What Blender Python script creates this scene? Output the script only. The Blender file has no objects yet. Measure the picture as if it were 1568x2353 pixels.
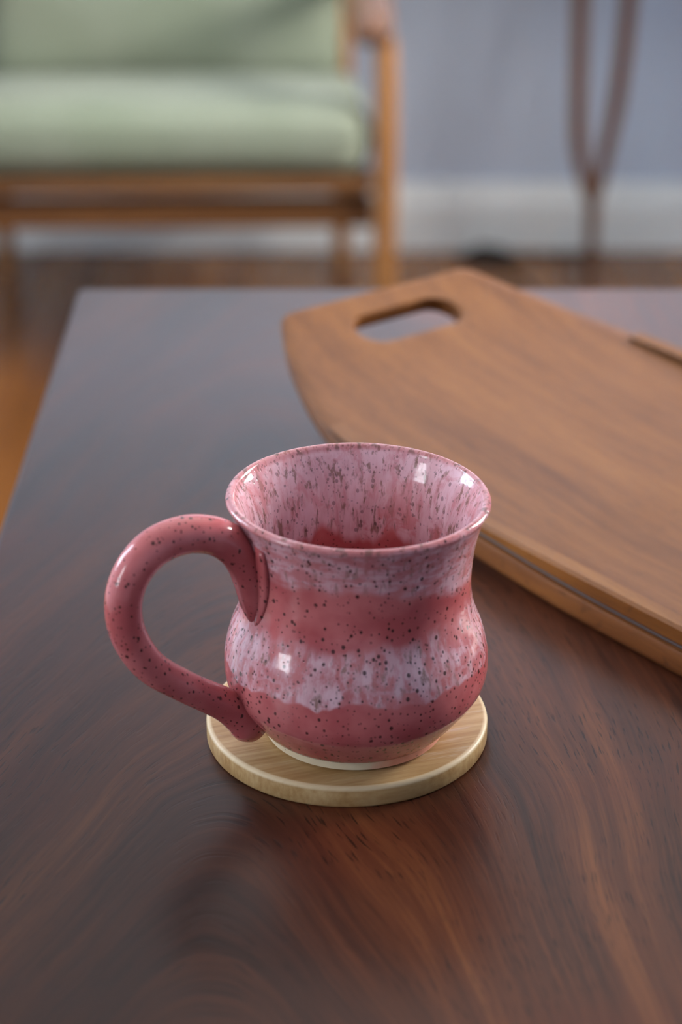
import bpy, bmesh, math, random
from mathutils import Vector, Matrix
random.seed(7)
S = bpy.context.scene
C = S.collection
T = 0.72                       # table height
PI = math.pi

# ------------------------------------------------------------------ camera
cam = bpy.data.cameras.new('camera')
cam.sensor_fit = 'VERTICAL'
cam.sensor_height = 36.0
cam.sensor_width = 24.0
cam.lens = 5000.0 / 2353.0 * 36.0
cam.clip_start = 0.02
cam.dof.use_dof = True
cam.dof.focus_distance = 0.748
cam.dof.aperture_fstop = cam.lens / 11.6
co = bpy.data.objects.new('camera', cam)
C.objects.link(co)
co.location = (0, 0, T + 0.40)
co.rotation_euler = (math.radians(90 - 25.2), 0, 0)
S.camera = co

# ------------------------------------------------------------------ sky, window light, exposure
W = bpy.data.worlds.new('sky')
S.world = W
W.use_nodes = True
bg = W.node_tree.nodes['Background']
bg.inputs[0].default_value = (0.62, 0.78, 1.0, 1)
bg.inputs[1].default_value = 1.0
S.view_settings.view_transform = 'Standard'
S.view_settings.look = 'None'
S.view_settings.gamma = 1.0
S.view_settings.use_curve_mapping = False
S.view_settings.exposure = 0.0

XL, XR, YB, YR, ZC = -1.95, 1.75, 3.392, -1.9, 2.55     # room
# windows: (wall x, y0, y1, z0, z1)
WIN_L = (XL, -0.60, -0.02, 0.92, 1.85)
WIN_FILL = (XL, 1.45, 2.45, 0.92, 2.15)  # unseen opening, added to bring more light to the back wall
WIN_R = (XR, 1.55, 2.75, 0.95, 2.15)


def window_light(name, win, side, power, color):
    l = bpy.data.lights.new(name, 'AREA')
    l.shape = 'RECTANGLE'
    l.size = (win[2] - win[1]) + 0.15
    l.size_y = (win[4] - win[3]) + 0.15
    l.energy = power
    l.color = color
    o = bpy.data.objects.new(name, l)
    C.objects.link(o)
    o.location = (win[0] - side * 0.22, (win[1] + win[2]) / 2, (win[3] + win[4]) / 2)
    o.rotation_euler = (0, -side * PI / 2, -side * PI / 2 * 0)
    # rotate so that size (local x) runs along y
    d = Vector((side, 0, 0))
    zax = -d
    xax = Vector((0, 1, 0))
    yax = zax.cross(xax)
    o.matrix_world = Matrix.Translation(o.location) @ Matrix((xax, yax, zax)).transposed().to_4x4()
    return o


window_light('daylight_left', WIN_L, 1, 42.0, (0.90, 0.94, 1.0))
window_light('daylight_right', WIN_R, -1, 370.0, (1.0, 0.98, 0.955))
window_light('fill_left_rear', WIN_FILL, 1, 85.0, (0.70, 0.83, 1.0))  # added fill for the back wall, from the made-up rear opening


# ------------------------------------------------------------------ helpers
def tag(o, label=None, cat=None, kind=None, group=None):
    if label: o['label'] = label
    if cat: o['category'] = cat
    if kind: o['kind'] = kind
    if group: o['group'] = group
    return o


def empty(name, loc, rz=0.0):
    o = bpy.data.objects.new(name, None)
    o.empty_display_size = 0.05
    C.objects.link(o)
    o.location = loc
    o.rotation_euler = (0, 0, rz)
    return o


def mesh_obj(name, bm, mat, parent=None, smooth=False, angle=None):
    bmesh.ops.recalc_face_normals(bm, faces=bm.faces[:])
    me = bpy.data.meshes.new(name)
    bm.to_mesh(me)
    bm.free()
    if mat: me.materials.append(mat)
    if smooth:
        for p in me.polygons: p.use_smooth = True
        if angle is not None:
            me.set_sharp_from_angle(angle=math.radians(angle))
    o = bpy.data.objects.new(name, me)
    C.objects.link(o)
    if parent: o.parent = parent
    return o


def box(bm, x0, x1, y0, y1, z0, z1, bev=0.0, seg=2):
    r = bmesh.ops.create_cube(bm, size=1.0)
    vs = r['verts']
    for v in vs:
        v.co = Vector((x0 + (v.co.x + .5) * (x1 - x0), y0 + (v.co.y + .5) * (y1 - y0), z0 + (v.co.z + .5) * (z1 - z0)))
    if bev > 0:
        es = list({e for v in vs for e in v.link_edges})
        bmesh.ops.bevel(bm, geom=es, offset=bev, segments=seg, affect='EDGES', profile=0.5)


def loft(bm, rings, closed=False, caps=True):
    """rings: lists of Vectors with equal counts; quads between neighbours"""
    vr = [[bm.verts.new(p) for p in r] for r in rings]
    n = len(vr[0])
    m = len(vr)
    for i in range(m if closed else m - 1):
        a, b = vr[i], vr[(i + 1) % m]
        for j in range(n):
            bm.faces.new((a[j], a[(j + 1) % n], b[(j + 1) % n], b[j]))
    if caps and not closed:
        bm.faces.new(vr[0][::-1])
        bm.faces.new(vr[-1])
    return vr


def tube(bm, pts, radii, n=16, closed=False, flat=None, up=Vector((0, 0, 1))):
    """tube along pts; radii a list of (ra, rb): ra along the side vector, rb along the other"""
    P = [Vector(p) for p in pts]
    rings = []
    prev = None
    m = len(P)
    for i in range(m):
        if closed:
            t = (P[(i + 1) % m] - P[i - 1]).normalized()
        else:
            t = (P[min(i + 1, m - 1)] - P[max(i - 1, 0)]).normalized()
        if flat is not None:
            s = flat - t * flat.dot(t)
        else:
            ref = up if abs(up.dot(t)) < 0.95 else Vector((1, 0, 0))
            s = t.cross(ref) if prev is None else prev - t * prev.dot(t)
        s.normalize()
        prev = s
        q = t.cross(s).normalized()
        r = radii[i] if isinstance(radii, (list, tuple)) else radii
        ra, rb = r if isinstance(r, (list, tuple)) else (r, r)
        rings.append([P[i] + s * (ra * math.cos(2 * PI * k / n)) + q * (rb * math.sin(2 * PI * k / n)) for k in range(n)])
    loft(bm, rings, closed=closed)


def catmull(pts, k):
    P = [Vector(p) for p in pts]
    out = []
    for i in range(len(P) - 1):
        p0, p1, p2, p3 = P[max(i - 1, 0)], P[i], P[i + 1], P[min(i + 2, len(P) - 1)]
        for j in range(k):
            t = j / k
            out.append(0.5 * ((2 * p1) + (p2 - p0) * t + (2 * p0 - 5 * p1 + 4 * p2 - p3) * t * t + (3 * p1 - p0 - 3 * p2 + p3) * t ** 3))
    out.append(P[-1])
    return out


def herm(zk, rk, z):
    n = len(zk)
    h = [zk[i + 1] - zk[i] for i in range(n - 1)]
    d = [(rk[i + 1] - rk[i]) / h[i] for i in range(n - 1)]
    m = [d[0]] + [(d[i - 1] * h[i] + d[i] * h[i - 1]) / (h[i - 1] + h[i]) for i in range(1, n - 1)] + [d[-1]]
    i = 0
    while i < n - 2 and z > zk[i + 1]: i += 1
    t = (z - zk[i]) / h[i]
    return (2 * t ** 3 - 3 * t ** 2 + 1) * rk[i] + (t ** 3 - 2 * t * t + t) * h[i] * m[i] + (-2 * t ** 3 + 3 * t * t) * rk[i + 1] + (t ** 3 - t * t) * h[i] * m[i + 1]


def lathe(bm, prof, n=128, shift=None):
    """prof: (r, z) list; r == 0 ends close to a point; shift(z) -> x offset"""
    rings = []
    for r, z in prof:
        dx = shift(z) if shift else 0.0
        if r < 1e-7:
            rings.append([bm.verts.new((dx, 0, z))])
        else:
            rings.append([bm.verts.new((dx + r * math.cos(2 * PI * k / n), r * math.sin(2 * PI * k / n), z)) for k in range(n)])
    for a, b in zip(rings, rings[1:]):
        for j in range(n):
            k = (j + 1) % n
            if len(a) == 1 and len(b) == 1: continue
            if len(a) == 1: bm.faces.new((a[0], b[k], b[j]))
            elif len(b) == 1: bm.faces.new((a[j], a[k], b[0]))
            else: bm.faces.new((a[j], a[k], b[k], b[j]))


def cushion(bm, hx, hy, hz, r, bulge_top=0.0, bulge_front=0.0, cuts=26, lump=0.0):
    bmesh.ops.create_cube(bm, size=2.0)
    bmesh.ops.subdivide_edges(bm, edges=bm.edges[:], cuts=cuts, use_grid_fill=True)
    from mathutils import noise
    for v in bm.verts:
        u = v.co.copy()
        p = Vector((u.x * hx, u.y * hy, u.z * hz))
        q = Vector((max(-hx + r, min(hx - r, p.x)), max(-hy + r, min(hy - r, p.y)), max(-hz + r, min(hz - r, p.z))))
        d = p - q
        if d.length > 1e-9:
            k = max(abs(d.x), abs(d.y), abs(d.z))
            p = q + d.normalized() * k
        sx, sy, sz = (1 - u.x ** 4), (1 - u.y ** 2), (1 - u.z ** 2)
        p.z += bulge_top * sx * sy * u.z
        p.y += bulge_front * sx * sz * u.y
        if lump:
            nn = noise.noise(Vector((p.x * 6, p.y * 6, p.z * 6)))
            p += u.normalized() * lump * nn
        v.co = p


# ------------------------------------------------------------------ node helper
def lin(r, g, b):
    f = lambda c: (c / 255 / 12.92) if c / 255 <= 0.04045 else ((c / 255 + 0.055) / 1.055) ** 2.4
    return (f(r), f(g), f(b), 1.0)


class Mat:
    def __init__(self, name):
        self.m = bpy.data.materials.new(name)
        self.m.use_nodes = True
        self.t = self.m.node_tree
        self.b = self.t.nodes['Principled BSDF']
        self.tc = None

    def node(self, ty, **kw):
        n = self.t.nodes.new(ty)
        for k, v in kw.items(): setattr(n, k, v)
        return n

    def put(self, sock, v):
        if hasattr(v, 'is_linked') or isinstance(v, bpy.types.NodeSocket):
            self.t.links.new(v, sock)
        elif v is not None:
            if sock.type == 'RGBA' and len(v) == 3: v = (*v, 1)
            sock.default_value = v

    def coord(self, kind='Object'):
        if self.tc is None: self.tc = self.node('ShaderNodeTexCoord')
        return self.tc.outputs[kind]

    def xyz(self, vec=None):
        s = self.node('ShaderNodeSeparateXYZ')
        self.put(s.inputs[0], vec if vec is not None else self.coord())
        return s.outputs[0], s.outputs[1], s.outputs[2]

    def vec(self, x=0.0, y=0.0, z=0.0):
        c = self.node('ShaderNodeCombineXYZ')
        for i, v in enumerate((x, y, z)): self.put(c.inputs[i], v)
        return c.outputs[0]

    def M(self, op, a, b=None, c=None, clamp=False):
        n = self.node('ShaderNodeMath', operation=op, use_clamp=clamp)
        for i, v in enumerate((a, b, c)):
            if v is not None: self.put(n.inputs[i], v)
        return n.outputs[0]

    def add(self, a, b): return self.M('ADD', a, b)
    def sub(self, a, b): return self.M('SUBTRACT', a, b)
    def mul(self, a, b): return self.M('MULTIPLY', a, b)

    def noise(self, vec, scale=1.0, detail=2.0, rough=0.5, dist=0.0):
        n = self.node('ShaderNodeTexNoise')
        self.put(n.inputs['Vector'], vec)
        n.inputs['Scale'].default_value = scale
        n.inputs['Detail'].default_value = detail
        n.inputs['Roughness'].default_value = rough
        n.inputs['Distortion'].default_value = dist
        return n.outputs['Fac']

    def step(self, v, a, b, to0=0.0, to1=1.0):
        n = self.node('ShaderNodeMapRange', interpolation_type='SMOOTHSTEP', clamp=True)
        self.put(n.inputs['Value'], v)
        self.put(n.inputs['From Min'], a)
        self.put(n.inputs['From Max'], b)
        self.put(n.inputs['To Min'], to0)
        self.put(n.inputs['To Max'], to1)
        return n.outputs[0]

    def ramp(self, v, stops):
        n = self.node('ShaderNodeValToRGB')
        self.put(n.inputs[0], v)
        e = n.color_ramp.elements
        while len(e) < len(stops): e.new(0.5)
        for el, (p, c) in zip(e, stops):
            el.position = p
            el.color = c
        return n.outputs[0]

    def mix(self, f, a, b, blend='MIX'):
        n = self.node('ShaderNodeMix', data_type='RGBA', blend_type=blend)
        self.put(n.inputs[0], f)
        self.put(n.inputs[6], a)
        self.put(n.inputs[7], b)
        return n.outputs[2]

    def voronoi(self, vec, scale, feature='F1', rand=1.0):
        n = self.node('ShaderNodeTexVoronoi', feature=feature)
        self.put(n.inputs['Vector'], vec)
        n.inputs['Scale'].default_value = scale
        n.inputs['Randomness'].default_value = rand
        return n.outputs['Distance'], n.outputs['Color']

    def bump(self, h, strength=0.2, dist=0.001):
        n = self.node('ShaderNodeBump')
        n.inputs['Strength'].default_value = strength
        n.inputs['Distance'].default_value = dist
        self.put(n.inputs['Height'], h)
        self.t.links.new(n.outputs[0], self.b.inputs['Normal'])

    def set(self, base=None, rough=None, spec=None, metal=None, coat=None, coat_rough=None, sheen=None):
        I = self.b.inputs
        self.put(I['Base Color'], base)
        self.put(I['Roughness'], rough)
        self.put(I['Specular IOR Level'], spec)
        self.put(I['Metallic'], metal)
        self.put(I['Coat Weight'], coat)
        self.put(I['Coat Roughness'], coat_rough)
        self.put(I['Sheen Weight'], sheen)
        return self.m


# ------------------------------------------------------------------ materials
def paint(name, c, rough=0.6, amt=0.04):
    k = Mat(name)
    n = k.noise(k.coord(), 7.0, 4.0)
    f = k.noise(k.coord(), 180.0, 2.0)
    col = k.mix(k.mul(n, amt * 3), c, tuple(x * 0.8 for x in c[:3]) + (1,))
    k.bump(f, 0.08, 0.001)
    return k.set(col, rough, 0.4)


def wood(name, dark, mid, light, axis=0, band=22.0, fine=220.0, rough=0.4, pores=0.4, coat=0.0, island=False, stretch=0.06, spec=0.5):
    k = Mat(name)
    x, y, z = k.xyz()
    c = [x, y, z]
    if island:
        oi = k.node('ShaderNodeObjectInfo')
        c = [k.add(v, k.mul(oi.outputs['Random'], 7.0 + 3 * i)) for i, v in enumerate(c)]
    sc = [1.0, 1.0, 1.0]
    sc[axis] = stretch
    v = k.vec(*[k.mul(a, s) for a, s in zip(c, sc)])
    b1 = k.noise(v, band, 3.0, 0.55, 0.6)
    b2 = k.noise(v, fine, 3.0, 0.6)
    mixv = k.add(k.mul(b1, 0.68), k.mul(b2, 0.32))
    col = k.ramp(mixv, [(0.30, dark), (0.50, mid), (0.70, light)])
    if island:
        col = k.mix(k.mul(oi.outputs['Random'], 0.35), col, dark)
    p = k.step(k.noise(v, fine * 3.2, 1.0), 0.60, 0.72)
    col = k.mix(k.mul(p, pores), col, tuple(q * 0.35 for q in dark[:3]) + (1,))
    k.bump(k.add(b2, k.mul(p, -0.8)), 0.12, 0.0006)
    return k.set(col, rough, spec, coat=coat, coat_rough=0.25)


wall_mat = paint('wall_paint', lin(202, 213, 229), 0.62)
ceil_mat = paint('ceiling_paint', lin(232, 230, 226), 0.7)
trim_mat = paint('trim_paint', lin(240, 243, 240), 0.38)
oak = wood('oak', lin(124, 82, 42), lin(160, 110, 60), lin(184, 136, 82), axis=2, band=40, fine=300, rough=0.38)
oak_x = wood('oak_rails', lin(84, 54, 28), lin(112, 74, 40), lin(134, 94, 54), axis=0, band=40, fine=300, rough=0.38)
oak_y = wood('oak_arms', lin(72, 46, 30), lin(96, 63, 42), lin(116, 80, 55), axis=1, band=40, fine=300, rough=0.38)
walnut = wood('walnut_leg', lin(62, 38, 22), lin(98, 62, 38), lin(124, 84, 56), axis=2, band=30, fine=260, rough=0.4)
floor_mat = wood('floor_oak', lin(80, 48, 24), lin(120, 75, 36), lin(146, 97, 50), axis=1, band=16, fine=140, rough=0.22, island=True)
under_mat = paint('subfloor', lin(60, 44, 30), 0.8)
cable_mat = paint('cable_rubber', lin(30, 28, 28), 0.5)


def make_table_mat():
    k = Mat('dark_walnut')
    x, y, z = k.xyz()
    wv = k.noise(k.vec(x, k.mul(y, 0.7), 0.0), 4.5, 2.0, 0.45)
    wv2 = k.noise(k.vec(x, k.mul(y, 0.5), 3.0), 26.0, 2.0, 0.5)
    dx = k.sub(x, -0.565)
    soft = k.M('SQRT', k.add(k.mul(dx, dx), 0.0006))
    fade = k.step(dx, 0.05, 0.16, 1.0, 0.25)
    g = k.add(k.add(soft, k.mul(k.mul(y, 0.36), fade)), k.add(k.mul(k.sub(wv, 0.5), 0.070), k.mul(k.sub(wv2, 0.5), 0.007)))
    big = k.noise(k.vec(k.mul(g, 15.0), k.mul(y, 1.2), 0.0), 1.0, 3.0, 0.55)
    med = k.noise(k.vec(k.mul(g, 62.0), k.mul(y, 4.0), 5.0), 1.0, 4.0, 0.6)
    fine = k.noise(k.vec(k.mul(g, 420.0), k.mul(y, 16.0), 2.0), 1.0, 3.0, 0.6)
    val = k.add(k.add(k.mul(big, 0.36), k.mul(med, 0.38)), k.mul(fine, 0.26))
    col = k.ramp(val, [(0.36, lin(40, 24, 18)), (0.46, lin(68, 37, 25)), (0.57, lin(94, 52, 32)), (0.72, lin(132, 80, 44))])
    blot = k.noise(k.vec(x, y, 0.0), 9.0, 2.0)
    col = k.mix(k.step(blot, 0.5, 0.75, 0.0, 0.45), col, lin(100, 44, 28))
    # darker heartwood on the left of the board, paler towards the right edge
    heart = k.step(k.add(dx, k.mul(k.sub(wv, 0.5), 0.16)), -0.06, 0.10, 1.0, 0.0)
    col = k.mix(heart, col, (0.46, 0.44, 0.40, 1), 'MULTIPLY')
    pore = k.noise(k.vec(k.mul(g, 950.0), k.mul(y, 90.0), 0.0), 1.0, 1.0)
    pm = k.step(pore, 0.58, 0.70)
    dens = k.step(k.noise(k.vec(x, y, 1.0), 14.0, 2.0), 0.35, 0.62)
    col = k.mix(k.mul(k.mul(pm, dens), 0.72), col, lin(24, 13, 10))
    # a few specks of dust
    d, cc = k.voronoi(k.vec(x, y, 0.0), 22.0)
    dust = k.mul(k.step(d, 0.018, 0.030, 1.0, 0.0), k.step(k.xyz(cc)[0], 0.80, 0.82))
    col = k.mix(k.mul(dust, 0.5), col, lin(190, 185, 178))
    k.bump(k.add(fine, k.mul(pm, -1.2)), 0.10, 0.0004)
    rr = k.add(0.25, k.mul(fine, 0.10))
    return k.set(col, rr, 0.22)


def make_tray_mat(name, dark, mid, light):
    k = Mat(name)
    x, y, z = k.xyz()
    wv = k.noise(k.vec(k.mul(x, 0.4), y, z), 9.0, 2.0)
    g = k.add(y, k.mul(k.sub(wv, 0.5), 0.035))
    big = k.noise(k.vec(k.mul(x, 1.5), k.mul(g, 26.0), 0.0), 1.0, 3.0, 0.5)
    med = k.noise(k.vec(k.mul(x, 8.0), k.mul(g, 130.0), k.mul(z, 130.0)), 1.0, 3.0, 0.6)
    fine = k.noise(k.vec(k.mul(x, 30.0), k.mul(g, 900.0), k.mul(z, 900.0)), 1.0, 2.0, 0.6)
    val = k.add(k.add(k.mul(big, 0.45), k.mul(med, 0.35)), k.mul(fine, 0.2))
    col = k.ramp(val, [(0.32, dark), (0.5, mid), (0.68, light)])
    pm = k.step(k.noise(k.vec(k.mul(x, 130.0), k.mul(g, 1500.0), 0.0), 1.0, 1.0), 0.6, 0.72)
    col = k.mix(k.mul(pm, 0.35), col, tuple(q * 0.4 for q in dark[:3]) + (1,))
    k.bump(k.add(fine, k.mul(pm, -1.0)), 0.10, 0.0004)
    return k.set(col, 0.42, 0.3)


def make_coaster_mat():
    k = Mat('pale_bamboo')
    x, y, z = k.xyz()
    a = math.radians(18)
    u = k.add(k.mul(x, math.cos(a)), k.mul(y, math.sin(a)))
    w = k.sub(k.mul(y, math.cos(a)), k.mul(x, math.sin(a)))
    big = k.noise(k.vec(k.mul(u, 14.0), k.mul(w, 160.0), k.mul(z, 90.0)), 1.0, 3.0, 0.55)
    fine = k.noise(k.vec(k.mul(u, 60.0), k.mul(w, 900.0), k.mul(z, 300.0)), 1.0, 3.0, 0.6)
    val = k.add(k.mul(big, 0.55), k.mul(fine, 0.45))
    col = k.ramp(val, [(0.33, lin(160, 120, 70)), (0.5, lin(184, 148, 98)), (0.66, lin(202, 170, 122))])
    wear = k.mul(k.step(k.noise(k.vec(k.mul(u, 26.0), k.mul(w, 330.0), 4.0), 1.0, 4.0, 0.65), 0.54, 0.70), k.step(k.noise(k.vec(x, y, 0.0), 40.0, 2.0), 0.40, 0.62))
    top = k.step(z, 0.0072, 0.0078)
    col = k.mix(k.mul(k.mul(wear, top), 0.55), col, lin(214, 200, 178))
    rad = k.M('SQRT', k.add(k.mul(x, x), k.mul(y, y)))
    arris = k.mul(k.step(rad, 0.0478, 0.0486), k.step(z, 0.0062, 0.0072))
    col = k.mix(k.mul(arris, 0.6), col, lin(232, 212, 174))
    d, cc = k.voronoi(k.vec(x, y, 0.0), 210.0)
    stain = k.mul(k.mul(k.step(d, 0.16, 0.26, 1.0, 0.0), k.step(k.xyz(cc)[0], 0.66, 0.7)),
                  k.step(k.M('SQRT', k.add(k.M('POWER', k.add(x, 0.043), 2.0), k.M('POWER', k.add(y, 0.003), 2.0))), 0.006, 0.011, 1.0, 0.0))
    col = k.mix(k.mul(k.mul(stain, top), 0.8), col, lin(70, 55, 45))
    k.bump(fine, 0.12, 0.0003)
    return k.set(col, 0.45, 0.4)


def make_fabric():
    k = Mat('sage_fabric')
    x, y, z = k.xyz()
    w = k.node('ShaderNodeTexWave', bands_direction='X')
    w.inputs['Scale'].default_value = 300
    k.put(w.inputs['Vector'], k.coord())
    w2 = k.node('ShaderNodeTexWave', bands_direction='Z')
    w2.inputs['Scale'].default_value = 300
    k.put(w2.inputs['Vector'], k.coord())
    n = k.noise(k.coord(), 5.0, 3.0)
    col = k.mix(k.step(n, 0.3, 0.7), lin(110, 117, 97), lin(124, 129, 111))
    h = k.add(w.outputs['Fac'], w2.outputs['Fac'])
    col = k.mix(k.mul(h, 0.12), col, lin(92, 100, 84))
    k.bump(h, 0.25, 0.001)
    return k.set(col, 0.85, 0.25, sheen=0.1)


def make_glaze(name, kind):
    """kind: 'body' or 'handle'.  Speckled pink stoneware glaze with milky overglaze bands on the body."""
    k = Mat(name)
    P = k.coord()
    x, y, z = k.xyz()
    # --- pink ground
    n1 = k.noise(P, 60.0, 3.0)
    pink = k.mix(k.step(n1, 0.35, 0.65), lin(184, 90, 92), lin(204, 114, 114))
    col = pink
    if kind == 'body':
        R = k.M('SQRT', k.add(k.mul(x, x), k.mul(y, y)))
        # inside flag is carried by a point attribute
        at = k.node('ShaderNodeAttribute', attribute_name='inside')
        ins = at.outputs['Fac']
        streak = k.noise(k.vec(k.mul(x, 1.0), k.mul(y, 1.0), k.mul(z, 0.16)), 330.0, 4.0, 0.6)
        streak2 = k.noise(k.vec(x, y, k.mul(z, 0.28)), 150.0, 3.0, 0.6, 0.4)
        cloud = k.noise(k.vec(x, y, k.mul(z, 0.7)), 115.0, 4.0, 0.6, 0.8)
        drip = k.noise(k.vec(x, y, k.mul(z, 0.15)), 75.0, 2.0, 0.5)
        drip2 = k.noise(k.vec(x, y, 0.0), 190.0, 1.0, 0.5)
        # outside, belly band z .040 - .058
        lo = k.add(0.0252, k.add(k.mul(drip, 0.010), k.mul(drip2, 0.003)))
        hi = k.add(0.0455, k.mul(streak2, 0.009))
        hi = k.add(hi, k.mul(k.step(x, 0.012, 0.042), 0.0065))
        belly = k.mul(k.step(k.sub(z, lo), -0.0004, 0.0008), k.step(k.sub(z, hi), -0.0035, 0.003, 1.0, 0.0))
        belly = k.mul(belly, k.step(k.add(k.mul(cloud, 0.55), k.mul(streak, 0.45)), 0.42, 0.58, 0.16, 0.95))
        edge = k.mul(k.step(k.M('ABSOLUTE', k.sub(z, k.add(lo, 0.0014))), 0.0004, 0.0017, 1.0, 0.0), k.step(cloud, 0.44, 0.60, 0.1, 0.9))
        line = k.mul(k.step(k.M('ABSOLUTE', k.sub(z, k.add(lo, k.add(0.0042, k.mul(drip2, 0.002))))), 0.0003, 0.0012, 1.0, 0.0), 0.5)
        belly = k.M('MAXIMUM', belly, k.M('MAXIMUM', edge, line))
        # outside, upper band
        ub = k.add(0.0660, k.mul(k.noise(k.vec(x, y, k.mul(z, 0.4)), 90.0, 2.0), 0.010))
        ub = k.sub(ub, k.mul(k.step(x, 0.0, 0.042), 0.010))
        upper = k.step(k.sub(z, ub), -0.001, 0.004)
        ringn = k.noise(k.vec(k.mul(x, 0.3), k.mul(y, 0.3), z), 420.0, 3.0, 0.6, 0.3)
        upper = k.mul(upper, k.step(k.add(k.mul(ringn, 0.6), k.mul(cloud, 0.4)), 0.40, 0.58, 0.25, 0.85))
        white_out = k.M('MAXIMUM', belly, upper)
        # inside: milky streaks running down, drips end in bare pink
        ib = k.add(0.0400, k.add(k.mul(drip, 0.022), k.mul(drip2, 0.012)))
        win_ = k.step(k.sub(z, ib), -0.001, 0.004)
        patch = k.step(cloud, 0.34, 0.50, k.step(z, 0.055, 0.075, 0.25, 0.55), 1.0)
        win_ = k.mul(win_, k.mul(patch, k.step(streak, 0.30, 0.52, 0.55, 1.0)))
        white = k.add(k.mul(white_out, k.sub(1.0, ins)), k.mul(win_, ins))
        milk = k.mix(k.step(streak2, 0.40, 0.60), lin(230, 192, 202), lin(218, 174, 182))
        col = k.mix(k.mul(white, 0.88), col, milk)
        # olive-brown breaks in the milky zones, drawn out vertically
        br = k.mul(k.step(k.noise(k.vec(x, y, k.mul(z, 0.22)), 480.0, 3.0, 0.65), 0.53, 0.66), k.M('MAXIMUM', white, k.mul(upper, 0.8)))
        col = k.mix(k.mul(br, 0.75), col, lin(120, 86, 64))
        # lip: glaze breaks to a browner rose with dark ticks
        lip = k.step(z, 0.0870, 0.0885)
        col = k.mix(k.mul(lip, 0.55), col, lin(196, 112, 110))
        tick = k.mul(lip, k.step(k.noise(k.vec(x, y, k.mul(z, 0.3)), 310.0, 2.0), 0.55, 0.68))
        col = k.mix(k.mul(tick, 0.65), col, lin(98, 74, 62))
        # glaze thins to bare tan just above the foot
        thin = k.step(z, 0.0052, 0.0062, 1.0, 0.0)
        col = k.mix(k.mul(k.mul(thin, k.sub(1.0, ins)), 0.8), col, lin(186, 128, 96))
        throw = k.noise(k.vec(0.0, 0.0, z), 260.0, 2.0)
    # --- iron speckles
    st = k.vec(x, y, k.mul(z, 0.8))
    wob = k.noise(P, 700.0, 2.0)
    d, cc = k.voronoi(st, 440.0)
    ca, cb, _ = k.xyz(cc)
    size = k.add(0.09, k.mul(cb, 0.23))
    sp = k.mul(k.step(k.sub(k.add(d, k.mul(wob, 0.16)), k.add(size, 0.06)), -0.03, 0.03, 1.0, 0.0), k.step(ca, 0.12, 0.15))
    d2, cc2 = k.voronoi(k.vec(k.add(x, 0.3), y, z), 560.0)
    ca2 = k.xyz(cc2)[0]
    sp2 = k.mul(k.step(d2, 0.16, 0.27, 1.0, 0.0), k.step(ca2, 0.50, 0.53))
    spot = k.M('MAXIMUM', k.mul(sp, 0.88), k.mul(sp2, 0.75))
    if kind == 'body':
        spot = k.mul(spot, k.sub(1.0, k.mul(k.mul(ins, k.step(z, 0.045, 0.06)), 0.45)))
    col = k.mix(spot, col, lin(58, 36, 34))
    h = k.add(k.mul(k.noise(P, 130.0, 2.0), 1.0), k.mul(spot, -0.25))
    if kind == 'body':
        h = k.add(h, k.mul(throw, 0.8))
    k.bump(h, 0.16, 0.0012)
    return k.set(col, 0.12, 0.46)


def make_bisque():
    k = Mat('bare_stoneware')
    x, y, z = k.xyz()
    n = k.noise(k.coord(), 90.0, 3.0)
    col = k.mix(n, lin(236, 222, 192), lin(214, 196, 160))
    blush = k.step(k.sub(x, k.add(k.mul(n, 0.012), k.mul(y, 0.25))), 0.004, 0.012)
    col = k.mix(k.mul(blush, 0.75), col, lin(214, 122, 98))
    d, cc = k.voronoi(k.coord(), 420.0)
    sp = k.mul(k.step(d, 0.12, 0.22, 1.0, 0.0), k.step(k.xyz(cc)[0], 0.7, 0.73))
    col = k.mix(k.mul(sp, 0.7), col, lin(80, 64, 54))
    return k.set(col, 0.7, 0.3)


def make_glass():
    m = bpy.data.materials.new('window_glass')
    m.use_nodes = True
    t = m.node_tree
    t.nodes.clear()
    out = t.nodes.new('ShaderNodeOutputMaterial')
    mx = t.nodes.new('ShaderNodeMixShader')
    tr = t.nodes.new('ShaderNodeBsdfTransparent')
    gl = t.nodes.new('ShaderNodeBsdfGlossy')
    gl.inputs['Roughness'].default_value = 0.02
    fr = t.nodes.new('ShaderNodeFresnel')
    fr.inputs[0].default_value = 1.45
    t.links.new(fr.outputs[0], mx.inputs[0])
    t.links.new(tr.outputs[0], mx.inputs[1])
    t.links.new(gl.outputs[0], mx.inputs[2])
    t.links.new(mx.outputs[0], out.inputs[0])
    return m


table_mat = make_table_mat()
tray_mat = make_tray_mat('teak', lin(98, 56, 25), lin(129, 80, 38), lin(149, 97, 47))
strip_mat = make_tray_mat('teak_strip', lin(104, 60, 22), lin(134, 84, 34), lin(158, 104, 46))
groove_mat = paint('groove_spacer_wood', lin(92, 80, 74), 0.35)  # greyish wood of the recessed spacer in the groove
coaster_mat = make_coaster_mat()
fabric = make_fabric()
glaze = make_glaze('pink_glaze_body', 'body')
glaze_h = make_glaze('pink_glaze_handle', 'handle')
bisque = make_bisque()
glass = make_glass()


# ------------------------------------------------------------------ room
def wall_x(name, X, out, wins):
    """side wall with a window opening, as one mesh"""
    bm = bmesh.new()
    xa, xb = (X - 0.14, X) if out < 0 else (X, X + 0.14)
    prev = YR
    for x, y0, y1, z0, z1 in wins:
        box(bm, xa, xb, prev, y0, -.06, ZC)
        box(bm, xa, xb, y0, y1, -.06, z0)
        box(bm, xa, xb, y0, y1, z1, ZC)
        prev = y1
    box(bm, xa, xb, prev, YB, -.06, ZC)
    o = mesh_obj(name, bm, wall_mat)
    return tag(o, kind='structure')


def simple(name, mat, *b, bev=0.0):
    bm = bmesh.new()
    box(bm, *b, bev=bev)
    return tag(mesh_obj(name, bm, mat), kind='structure')


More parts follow.
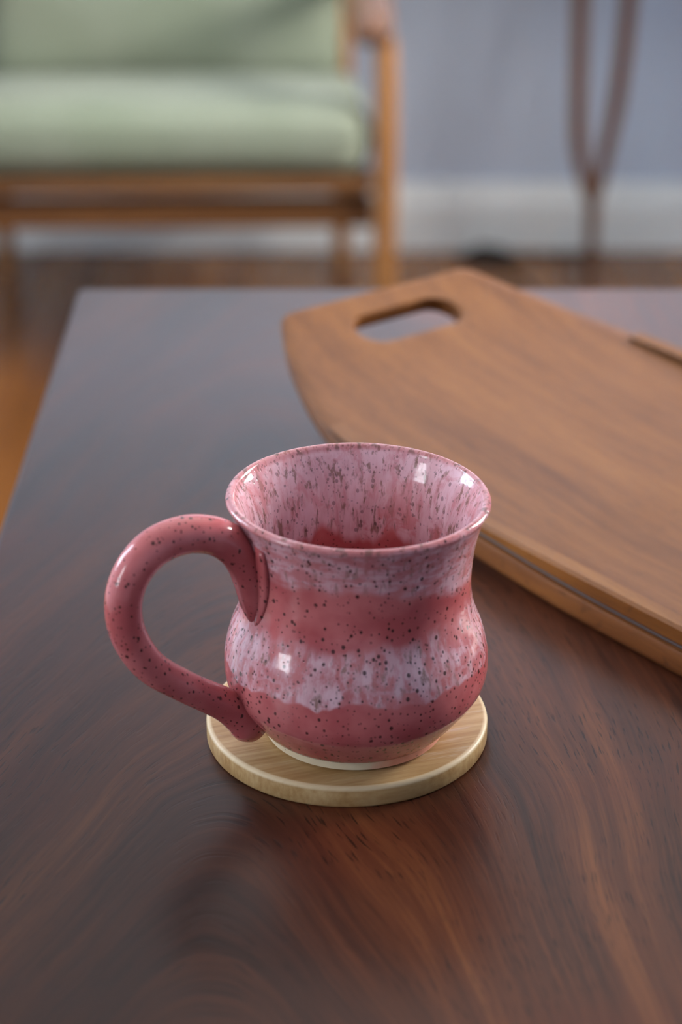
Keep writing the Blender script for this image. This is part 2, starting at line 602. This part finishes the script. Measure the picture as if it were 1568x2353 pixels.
simple('wall_back', wall_mat, XL - .14, XR + .14, YB, YB + 0.12, -.06, ZC)
simple('wall_front', wall_mat, XL - .14, XR + .14, YR - 0.12, YR, -.06, ZC)
wall_x('wall_left', XL, -1, [WIN_L, WIN_FILL])
wall_x('wall_right', XR, 1, [WIN_R])
simple('ceiling', ceil_mat, XL - .14, XR + .14, YR - .12, YB + .12, ZC, ZC + 0.1)


def window(name, win, side):
    x, y0, y1, z0, z1 = win
    root = empty(name, (x, (y0 + y1) / 2, z0))
    tag(root, kind='structure')
    hy, h = (y1 - y0) / 2, z1 - z0
    s = -side                      # outward
    def bx(nm, *b):
        bm = bmesh.new()
        a = sorted((b[0] * s, b[1] * s))
        box(bm, a[0], a[1], *b[2:], bev=0.004)
        return mesh_obj(nm, bm, trim_mat, root)
    f = 0.045
    bx('jamb', 0.03, 0.10, -hy, -hy + f, 0, h)
    bx('jamb', 0.03, 0.10, hy - f, hy, 0, h)
    bx('head', 0.03, 0.10, -hy + f, hy - f, h - f, h)
    bx('sill', -0.05, 0.10, -hy + f, hy - f, 0, f)
    bx('meeting_rail', 0.04, 0.09, -hy + f, hy - f, h / 2 - .02, h / 2 + .02)
    bx('muntin', 0.05, 0.08, -0.012, 0.012, f, h / 2 - .02)
    bx('muntin', 0.05, 0.08, -0.012, 0.012, h / 2 + .02, h - f)
    for (a, b) in ((-hy + f, -0.012), (0.012, hy - f)):
        for (c, d) in ((f, h / 2 - .02), (h / 2 + .02, h - f)):
            bm = bmesh.new()
            xx = 0.065 * s
            box(bm, xx - 0.002, xx + 0.002, a, b, c, d)
            mesh_obj('pane', bm, glass, root)


window('window_1', WIN_L, 1)
window('window_2', WIN_R, -1)
window('fill_window', WIN_FILL, 1)  # frame and panes for the added left-rear fill opening

# floor: subfloor slab and boards
bm = bmesh.new()
box(bm, XL, XR, YR, YB, -0.06, -0.014)
floor = tag(mesh_obj('floor', bm, under_mat), kind='structure')
PW = 0.082
bm = bmesh.new()
box(bm, -PW / 2 + .0006, PW / 2 - .0006, -0.6985, 0.6985, -0.014, 0.0, bev=0.0012, seg=1)
plank0 = None
nx = int((XR - XL) / PW)
for i in range(nx + 1):
    xx = XL + PW / 2 + i * PW
    if xx + PW / 2 > XR + .001: continue
    off = [0.0, 0.55, 0.25, 0.95, 0.4, 0.75][i % 6]
    yy = 3.376 - 0.70 - off * 0.5
    for j in range(3):
        yc = yy - j * 1.4
        if yc - .7 < YR: continue
        if plank0 is None:
            o = plank0 = mesh_obj('plank', bm, floor_mat, floor)
        else:
            o = plank0.copy()
            C.objects.link(o)
            o.parent = floor
        o.location = (xx, yc, 0)
    if off > 0:     # short closing board at the wall
        L = off * 0.5
        b2 = bmesh.new()
        box(b2, -PW / 2 + .0006, PW / 2 - .0006, -L / 2 + .0015, L / 2 - .0015, -0.014, 0.0, bev=0.0012, seg=1)
        o = mesh_obj('plank', b2, floor_mat, floor)
        o.location = (xx, 3.376 - L / 2, 0)


def baseboard(name, a, b, nrm):
    """a->b along the wall foot; profile extruded"""
    prof = [(0, 0), (0.016, 0), (0.016, 0.078), (0.013, 0.084), (0.0085, 0.094), (0.007, 0.108), (0.0, 0.110)]
    bm = bmesh.new()
    A, B, n = Vector(a), Vector(b), Vector(nrm)
    rings = []
    for P in (A, B):
        rings.append([P + n * p + Vector((0, 0, q)) for p, q in prof])
    loft(bm, rings)
    return tag(mesh_obj(name, bm, trim_mat), kind='structure')


baseboard('baseboard_back', (XL, YB, 0), (XR, YB, 0), (0, -1, 0))
baseboard('baseboard_left', (XL, YR, 0), (XL, YB - .016, 0), (1, 0, 0))
baseboard('baseboard_right', (XR, YR, 0), (XR, YB - .016, 0), (-1, 0, 0))

# ------------------------------------------------------------------ table
TX, TY = 0.53, 0.76
TXH, TYH = 0.6755, 0.382
table = tag(empty('walnut_table', (TX, TY, 0)), 'dark walnut table with swirling figured grain holding the pink mug', 'table')
bm = bmesh.new()
box(bm, -TXH, TXH, -TYH, TYH, T - 0.030, T, bev=0.0035, seg=3)
mesh_obj('tabletop', bm, table_mat, table, True, 35)
apron_m = wood('walnut_apron', lin(50, 30, 22), lin(80, 46, 32), lin(110, 66, 44), axis=0, band=24, fine=200, rough=0.4)
for sx, sy in ((-1, -1), (1, -1), (-1, 1), (1, 1)):
    bm = bmesh.new()
    rings = []
    for zz, w in ((T - 0.0305, 0.028), (T - 0.12, 0.028), (0.0, 0.018)):
        cx, cy = sx * (TXH - 0.10), sy * (TYH - 0.09)
        rings.append([Vector((cx + w * a, cy + w * b, zz)) for a, b in ((-1, -1), (1, -1), (1, 1), (-1, 1))])
    loft(bm, rings[::-1])
    bmesh.ops.bevel(bm, geom=bm.edges[:], offset=0.003, segments=2, affect='EDGES')
    mesh_obj('leg', bm, apron_m, table)
for sy in (-1, 1):
    bm = bmesh.new()
    yy = sy * (TYH - 0.09)
    box(bm, -TXH + .129, TXH - .129, yy - .011, yy + .011, T - .10, T - .0305, bev=0.002)
    mesh_obj('apron', bm, apron_m, table)
for sx in (-1, 1):
    bm = bmesh.new()
    xx = sx * (TXH - 0.10)
    box(bm, xx - .011, xx + .011, -TYH + .119, TYH - .119, T - .10, T - .0305, bev=0.002)
    mesh_obj('apron', bm, apron_m, table)

# ------------------------------------------------------------------ coaster
bm = bmesh.new()
cr, ch = 0.0497, 0.008
lathe(bm, [(0, 0), (cr - .0012, 0), (cr - .0004, .0003), (cr, .0011), (cr, ch - .0014), (cr - .0003, ch - .0006), (cr - .0010, ch - .0001), (cr - .0016, ch), (0, ch)], 160)
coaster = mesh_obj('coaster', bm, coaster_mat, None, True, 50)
coaster.location = (0.0021, 0.6665, T)
tag(coaster, 'round pale wooden coaster under the pink mug', 'coaster')

# ------------------------------------------------------------------ mug
MX, MY = 0.0047, 0.6575
mug = tag(empty('mug', (MX, MY, T + 0.008)), 'speckled pink glazed stoneware mug with a flared rim on a wooden coaster', 'mug')
ZK = [.008, .011, .018, .028, .038, .048, .056, .064, .072, .082, .092, .0965]
RK = [.0300, .0318, .0374, .04409, .0452, .04316, .04016, .03869, .03869, .03975, .0424, .0442]


def r_out(z):               # z above the table
    return herm(ZK, RK, z)


zt = 0.0970
prof, flag = [], []
for i in range(91):
    z = 0.0132 + (0.0948 - 0.0132) * i / 90
    prof.append((r_out(z), z - .008)); flag.append(0)
# rolled lip: half circle
rc = r_out(0.0953) - 0.0014
for i in range(1, 12):
    a = PI * i / 12
    prof.append((rc + 0.0017 * math.cos(a) + 0.0003, 0.0953 + 0.0021 * math.sin(a) - .008)); flag.append(0 if i < 5 else 1)
for i in range(0, 71):
    z = 0.0950 - (0.0950 - 0.0200) * i / 70
    th = 0.0032 + 0.0012 * min(1, i / 20)
    prof.append((r_out(z) - th, z - .008)); flag.append(1)
r_in = prof[-1][0]
for i in range(1, 13):
    a = PI / 2 * i / 12
    prof.append((r_in - 0.012 * (1 - math.cos(a)), 0.012 - 0.006 * math.sin(a))); flag.append(1)
prof.append((0, 0.0056)); flag.append(1)
NS = 160
bm = bmesh.new()
lay = bm.verts.layers.float.new('inside')
lathe(bm, [(0, 0.0052)] + prof, NS, shift=lambda z: 0.0)
bm.verts.ensure_lookup_table()
k = 1
for f in flag:
    for j in range(NS if k + j < len(bm.verts) else 1):
        if k < len(bm.verts):
            bm.verts[k][lay] = f
            k += 1
# hand-thrown: slightly uneven
for v in bm.verts:
    a = math.atan2(v.co.y, v.co.x)
    w = 1 + 0.004 * math.sin(2 * a + 0.7) + 0.0022 * math.sin(3 * a + v.co.z * 60)
    v.co.x *= w
    v.co.y *= w
    v.co.z -= v.co.x * 0.020 * max(0.0, v.co.z / 0.09)
    v.co.x += 0.0012 * (v.co.z / 0.09) 
mesh_obj('body', bm, glaze, mug, True)

bm = bmesh.new()
lathe(bm, [(0.0245, 0.0006), (0.0250, 0.0), (0.0290, 0.0), (0.0300, 0.0004), (0.0312, 0.0012), (0.0318, 0.0046), (0.0306, 0.0060), (0.0245, 0.0006)], 128)
tag(mesh_obj('foot_ring', bm, bisque, mug, True, 40), 'bare cream clay foot ring')

# handle, in the vertical plane at 26 degrees towards the viewer from the left
ph = math.radians(26)
hd = Vector((-math.cos(ph), -math.sin(ph), 0))
hn = Vector((math.sin(ph), -math.cos(ph), 0))
HP = [(.0362, .0560), (.0370, .0600), (.0378, .0660), (.0388, .0730), (.0408, .0805), (.0446, .0875), (.0515, .0928), (.0613, .0952), (.0719, .0929),
      (.0796, .0857), (.0832, .0755), (.0819, .0633), (.0751, .0503), (.0631, .0396), (.0500, .0299), (.0432, .0238), (.0398, .0195), (.0372, .0165)]
HR = [(.0012, .0008), (.0036, .0030), (.0062, .0044), (.0074, .0052), (.0074, .0058), (.0070, .0064), (.0066, .0064), (.0066, .0063), (.0066, .0063),
      (.0066, .0062), (.0066, .0061), (.0066, .0060), (.0063, .0057), (.0060, .0054), (.0062, .0057), (.0070, .0068), (.0070, .0072), (.0050, .0055)]
pp = catmull([(a, b, 0) for a, b in HP], 7)
rr = catmull([(a, b, 0) for a, b in HR], 7)
bm = bmesh.new()
tube(bm, [hd * p.x + Vector((0, 0, p.y - .008)) for p in pp], [(r.x, r.y) for r in rr], 28, flat=hn)
# the ridge of clay smeared onto the neck beside the upper joint
sm, sr = [], []
for i in range(13):
    t = i / 12
    zz = 0.0895 - 0.0315 * t
    a = ph + PI + math.radians(13.0 - 8.0 * t)
    r = r_out(zz) - 0.0003
    sm.append((r * math.cos(a) + 0.0010 * (zz - .008) / .09, r * math.sin(a), zz - .008))
    e = math.sin(PI * min(1.0, 0.12 + 0.88 * t)) ** 0.7
    sr.append((0.0010 + 0.0036 * e, 0.0004 + 0.0013 * e))
tube(bm, sm, sr, 14, flat=hn)
mesh_obj('handle', bm, glaze_h, mug, True)
# ------------------------------------------------------------------ tray
ang = math.atan2(-0.79, 0.61)
exv, eyv = Vector((.61, -.79, 0)).normalized(), Vector((.79, .61, 0)).normalized()
SC, TC = -0.46, 0.632
org = exv * SC + eyv * TC
tray = tag(empty('serving_tray', (org.x, org.y, T), ang), 'brown teak serving tray with an oval hand hole in its upturned end', 'tray')
HL = 0.33                         # half length, end at s = -.79


def zc(l):                        # the board bows up towards both ends
    return herm([0.0, 0.04, 0.09, 0.134, 0.19, 0.24, 0.285, 0.315, 0.33], [0.0, 0.0, 0.0010, 0.0036, 0.0082, 0.0142, 0.0225, 0.0310, 0.0365], abs(l))


def halfw(l):
    return herm([0.0, 0.13, 0.18, 0.21, 0.24, 0.281, 0.308, 0.322, 0.328, 0.33], [0.1035, 0.1035, 0.1025, 0.1008, 0.0972, 0.0838, 0.0715, 0.0635, 0.0592, 0.0555], abs(l))


def thick(l):
    e = max(0.0, abs(l) - 0.12) / (HL - 0.12)
    return 0.0122 - 0.0045 * e


bm = bmesh.new()
ls = []
NL = 96
for i in range(NL + 1):
    u = -1 + 2 * i / NL
    ls.append(HL * math.copysign(1 - (1 - abs(u)) ** 1.25, u))
rings = []
for l in ls:
    w, zb, th = halfw(l), zc(l), thick(l)
    rad = th * 0.42
    top = []
    # cross-section, counter-clockwise from lower left
    for t in [i / 5 for i in range(6)]:
        a = PI + t * PI / 2
        top.append((-w + rad + rad * math.cos(a), zb + rad + rad * math.sin(a)))
    for t in [i / 5 for i in range(6)]:
        a = 1.5 * PI + t * PI / 2
        top.append((w - rad + rad * math.cos(a), zb + rad + rad * math.sin(a)))
    e = 0.0016
    for t in (0, .5, 1):
        a = t * PI / 2
        top.append((w - e + e * math.cos(a), zb + th - e + e * math.sin(a)))
    for i in range(1, 20):
        top.append((w - e - (2 * w - 2 * e) * i / 20, zb + th))
    for t in (0, .5, 1):
        a = PI / 2 + t * PI / 2
        top.append((-w + e + e * math.cos(a), zb + th - e + e * math.sin(a)))
    rings.append([Vector((l, y, z)) for y, z in top])
loft(bm, rings)
bmesh.ops.recalc_face_normals(bm, faces=bm.faces[:])
me = bpy.data.meshes.new('tray_board')
bm.to_mesh(me); bm.free()
tmp = bpy.data.objects.new('tmp_board', me); C.objects.link(tmp)
# hand holes (both ends): stadium cutters, baked away
cm = bmesh.new()
for sgn in (-1, 1):
    lc, hr, hl = sgn * 0.3060, 0.0116, 0.0192
    loop = []
    for i in range(17):
        a = -PI / 2 + PI * i / 16
        loop.append((hr * math.sin(a), hl + hr * math.cos(a)))
    for i in range(17):
        a = PI / 2 + PI * i / 16
        loop.append((hr * math.sin(a), -hl + hr * math.cos(a)))
    rot = Matrix.Translation((lc, 0, zc(lc) + .005)) @ Matrix.Rotation(-sgn * math.radians(16), 4, 'Y')
    loft(cm, [[rot @ Vector((a, b, -0.03)) for a, b in loop], [rot @ Vector((a, b, 0.03)) for a, b in loop]])
bmesh.ops.recalc_face_normals(cm, faces=cm.faces[:])
cme = bpy.data.meshes.new('cut'); cm.to_mesh(cme); cm.free()
cut = bpy.data.objects.new('tmp_cut', cme); C.objects.link(cut)
md = tmp.modifiers.new('b', 'BOOLEAN'); md.operation = 'DIFFERENCE'; md.object = cut; md.solver = 'EXACT'
bv = tmp.modifiers.new('bv', 'BEVEL'); bv.width = 0.0014; bv.segments = 2; bv.limit_method = 'ANGLE'; bv.angle_limit = math.radians(50)
dg = bpy.context.evaluated_depsgraph_get()
dg.update()
me2 = bpy.data.meshes.new_from_object(tmp.evaluated_get(dg))
bpy.data.objects.remove(tmp); bpy.data.objects.remove(cut)
me2.name = 'board'
me2.materials.clear(); me2.materials.append(tray_mat)
for p in me2.polygons: p.use_smooth = True
me2.set_sharp_from_angle(angle=math.radians(40))
board = bpy.data.objects.new('board', me2); C.objects.link(board); board.parent = tray

lt = 0.243


def ztop(l):                      # level top of the side strips, following the board at the tips
    return 0.0217 + 0.0040 * (max(0.0, abs(l) - 0.134) / (lt - 0.134)) ** 2


for sgn in (-1, 1):
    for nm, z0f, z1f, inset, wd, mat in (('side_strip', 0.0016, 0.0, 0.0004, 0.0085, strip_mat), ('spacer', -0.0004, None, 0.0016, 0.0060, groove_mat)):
        bm = bmesh.new()
        rings = []
        n = 60
        for i in range(n + 1):
            l = -lt + 2 * lt * i / n
            zb = zc(l) + thick(l)
            ZS = ztop(l)
            if nm == 'side_strip':
                a0, a1 = min(zb + 0.0016, ZS - 0.0002), ZS
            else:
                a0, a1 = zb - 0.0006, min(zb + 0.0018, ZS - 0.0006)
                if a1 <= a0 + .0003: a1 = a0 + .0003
            w = halfw(l) - inset
            b = min(0.0012, (a1 - a0) * 0.4)
            sec = [(w - b, a0), (w, a0 + b), (w, a1 - b), (w - b, a1), (w - wd + b, a1), (w - wd, a1 - b), (w - wd, a0 + b), (w - wd + b, a0)]
            rings.append([Vector((l, sgn * y, z)) for y, z in sec])
        loft(bm, rings)
        mesh_obj(nm, bm, mat, tray, True, 40)

# ------------------------------------------------------------------ lounge chair
chair = tag(empty('lounge_chair', (-0.258, 3.045, 0), math.radians(1.4)), 'light wood framed lounge chair with pale sage green cushions against the grey wall', 'chair')


def sq(cx, cy, z, wx, wy, n=12, p=4.0):
    out = []
    for i in range(n * 2):
        a = 2 * PI * i / (n * 2)
        c, s = math.cos(a), math.sin(a)
        out.append(Vector((cx + wx * math.copysign(abs(c) ** (2 / p), c), cy + wy * math.copysign(abs(s) ** (2 / p), s), z)))
    return out


for s in (-1, 1):
    bm = bmesh.new()       # front leg, carries the arm
    loft(bm, [sq(s * .309, -.250, 0.0, .0120, .016), sq(s * .311, -.252, .15, .0145, .021), sq(s * .311, -.252, .30, .0155, .024),
              sq(s * .311, -.248, .42, .0140, .022), sq(s * .309, -.246, .478, .0135, .022)])
    mesh_obj('leg', bm, oak, chair, True, 40)
    bm = bmesh.new()       # rear leg running up into the back frame
    loft(bm, [sq(s * .264, .245, 0.0, .012, .014), sq(s * .264, .225, .20, .015, .020), sq(s * .264, .215, .33, .016, .024),
              sq(s * .264, .245, .55, .0145, .020), sq(s * .264, .295, .80, .012, .014)])
    mesh_obj('back_leg', bm, oak, chair, True, 40)
    bm = bmesh.new()       # arm
    def arm_sec(y, cx, w, zc_, t):
        return [Vector((cx + w * a, y, zc_ + t * b)) for a, b in ((-.8, -1), (.8, -1), (1, -.5), (1, .5), (.8, 1), (-.8, 1), (-1, .5), (-1, -.5))]
    loft(bm, [arm_sec(-.282, s * .294, .010, .487, .006), arm_sec(-.276, s * .294, .024, .487, .012), arm_sec(-.20, s * .293, .029, .492, .013),
              arm_sec(-.05, s * .291, .030, .500, .012), arm_sec(.12, s * .294, .026, .502, .011), arm_sec(.262, s * .290, .018, .498, .011)])
    mesh_obj('arm', bm, oak_y, chair, True, 50)
    bm = bmesh.new()
    loft(bm, [[Vector((s * x, y, z)) for x, z in ((.262, .232 - d), (.288, .232 - d), (.288, .277 - d), (.262, .277 - d))] for y, d in ((-.213, 0), (.196, .060))])
    mesh_obj('side_rail', bm, oak_y, chair)
bm = bmesh.new()
box(bm, -.295, .295, -.248, -.224, .222, .262, bev=.004)
mesh_obj('front_rail', bm, oak_x, chair)
bm = bmesh.new()
box(bm, -.294, .294, -.272, -.214, .2765, .298, bev=.005)
mesh_obj('seat_board', bm, oak_x, chair)
bm = bmesh.new()
box(bm, -.247, .247, .200, .222, .170, .210, bev=.003)
mesh_obj('rear_rail', bm, oak_x, chair)
for zz, yy in ((.42, .232), (.54, .252), (.66, .275), (.775, .298)):
    bm = bmesh.new()
    box(bm, -.252, .252, yy - .006, yy + .006, zz - .02, zz + .02, bev=.003)
    mesh_obj('back_slat', bm, oak_x, chair)
for i in range(5):
    bm = bmesh.new()
    yy = -.15 + i * .075
    box(bm, -.261, .261, yy - .02, yy + .02, .252 - i * .0112, .262 - i * .0112, bev=.002)
    mesh_obj('seat_slat', bm, oak_x, chair)
bm = bmesh.new()
cushion(bm, .293, .245, .049, .040, 0.012, 0.006, cuts=30, lump=.002)
seat = mesh_obj('seat_cushion', bm, fabric, chair, True)
seat.location = (0, -.035, .3125)
seat.rotation_euler = (math.radians(-8.5), 0, 0)
bm = bmesh.new()
pth = []
hx, hy, r = .2935, .2490, .040
for cx, cy, a0 in ((hx - r, hy - r, 0), (-hx + r, hy - r, PI / 2), (-hx + r, -hy + r, PI), (hx - r, -hy + r, 1.5 * PI)):
    for i in range(7):
        a = a0 + PI / 2 * i / 6
        pth.append((cx + r * math.cos(a), cy + r * math.sin(a), 0.006))
tube(bm, pth, 0.0028, 8, closed=True)
mesh_obj('piping', bm, fabric, seat, True)
bm = bmesh.new()
cushion(bm, .262, .050, .235, .036, 0.006, 0.016, cuts=28, lump=.003)
back = mesh_obj('back_cushion', bm, fabric, chair, True)
back.location = (0, .165, .555)
back.rotation_euler = (math.radians(-14), 0, 0)

# ------------------------------------------------------------------ side table with forked legs
side = tag(empty('side_table', (0.70, 3.27, 0)), 'slim brown wooden stand on a forked leg before the baseboard', 'table')


def fork(x0, mirror):
    m = -1 if mirror else 1
    f = lambda pts: [Vector((x0 + m * (x - .394), 0, z)) for x, z in pts]
    bm = bmesh.new()
    tube(bm, catmull(f([(.394, 0), (.3935, .05), (.3925, .10), (.392, .135)]), 4), [(.0085 + .0028 * i / 12, .0085 + .0025 * i / 12) for i in range(13)], 14, flat=Vector((1, 0, 0)))
    st = mesh_obj('leg', bm, walnut, side, True)
    for pts in ([(.390, .115), (.383, .135), (.3735, .168), (.366, .208), (.3625, .262), (.360, .35), (.3586, .427), (.357, .555)],
                [(.393, .115), (.399, .140), (.4085, .194), (.4196, .262), (.4265, .335), (.4285, .37), (.431, .427), (.436, .555)]):
        bm = bmesh.new()
        q = catmull(f(pts), 4)
        tube(bm, q, [(.0085 + .004 * min(1, i / 12), .010) for i in range(len(q))], 14, flat=Vector((1, 0, 0)))
        mesh_obj('prong', bm, walnut, st, True)


fork(0.394 - 0.70, False)
fork(0.70 - 0.394, True)
bm = bmesh.new()
box(bm, -.40, .40, -.13, .10, .553, .575, bev=.004)
mesh_obj('top', bm, oak_x, side)

# ------------------------------------------------------------------ power cable on the floor
bm = bmesh.new()
cp = [(.42, 3.36, .0035), (.36, 3.345, .0035), (.31, 3.335, .0035)]
for i in range(27):                # a loose coil, two and a bit turns
    a = -0.2 + i * 2 * PI / 11
    rr_ = .042 - .0007 * i
    cp.append((.235 + rr_ * 1.15 * math.cos(a), 3.328 + rr_ * .75 * math.sin(a), .0035 + .0003 * i + .004 * max(0.0, math.sin(a)) * (i > 10)))
cp += [(.262, 3.262, .004), (.285, 3.21, .0035), (.30, 3.15, .0035), (.29, 3.08, .0035)]
q = catmull(cp, 8)
tube(bm, q, .0034, 10)
cable = tag(mesh_obj('power_cable', bm, cable_mat, None, True), 'dark power cable lying coiled on the floor by the baseboard', 'cable')
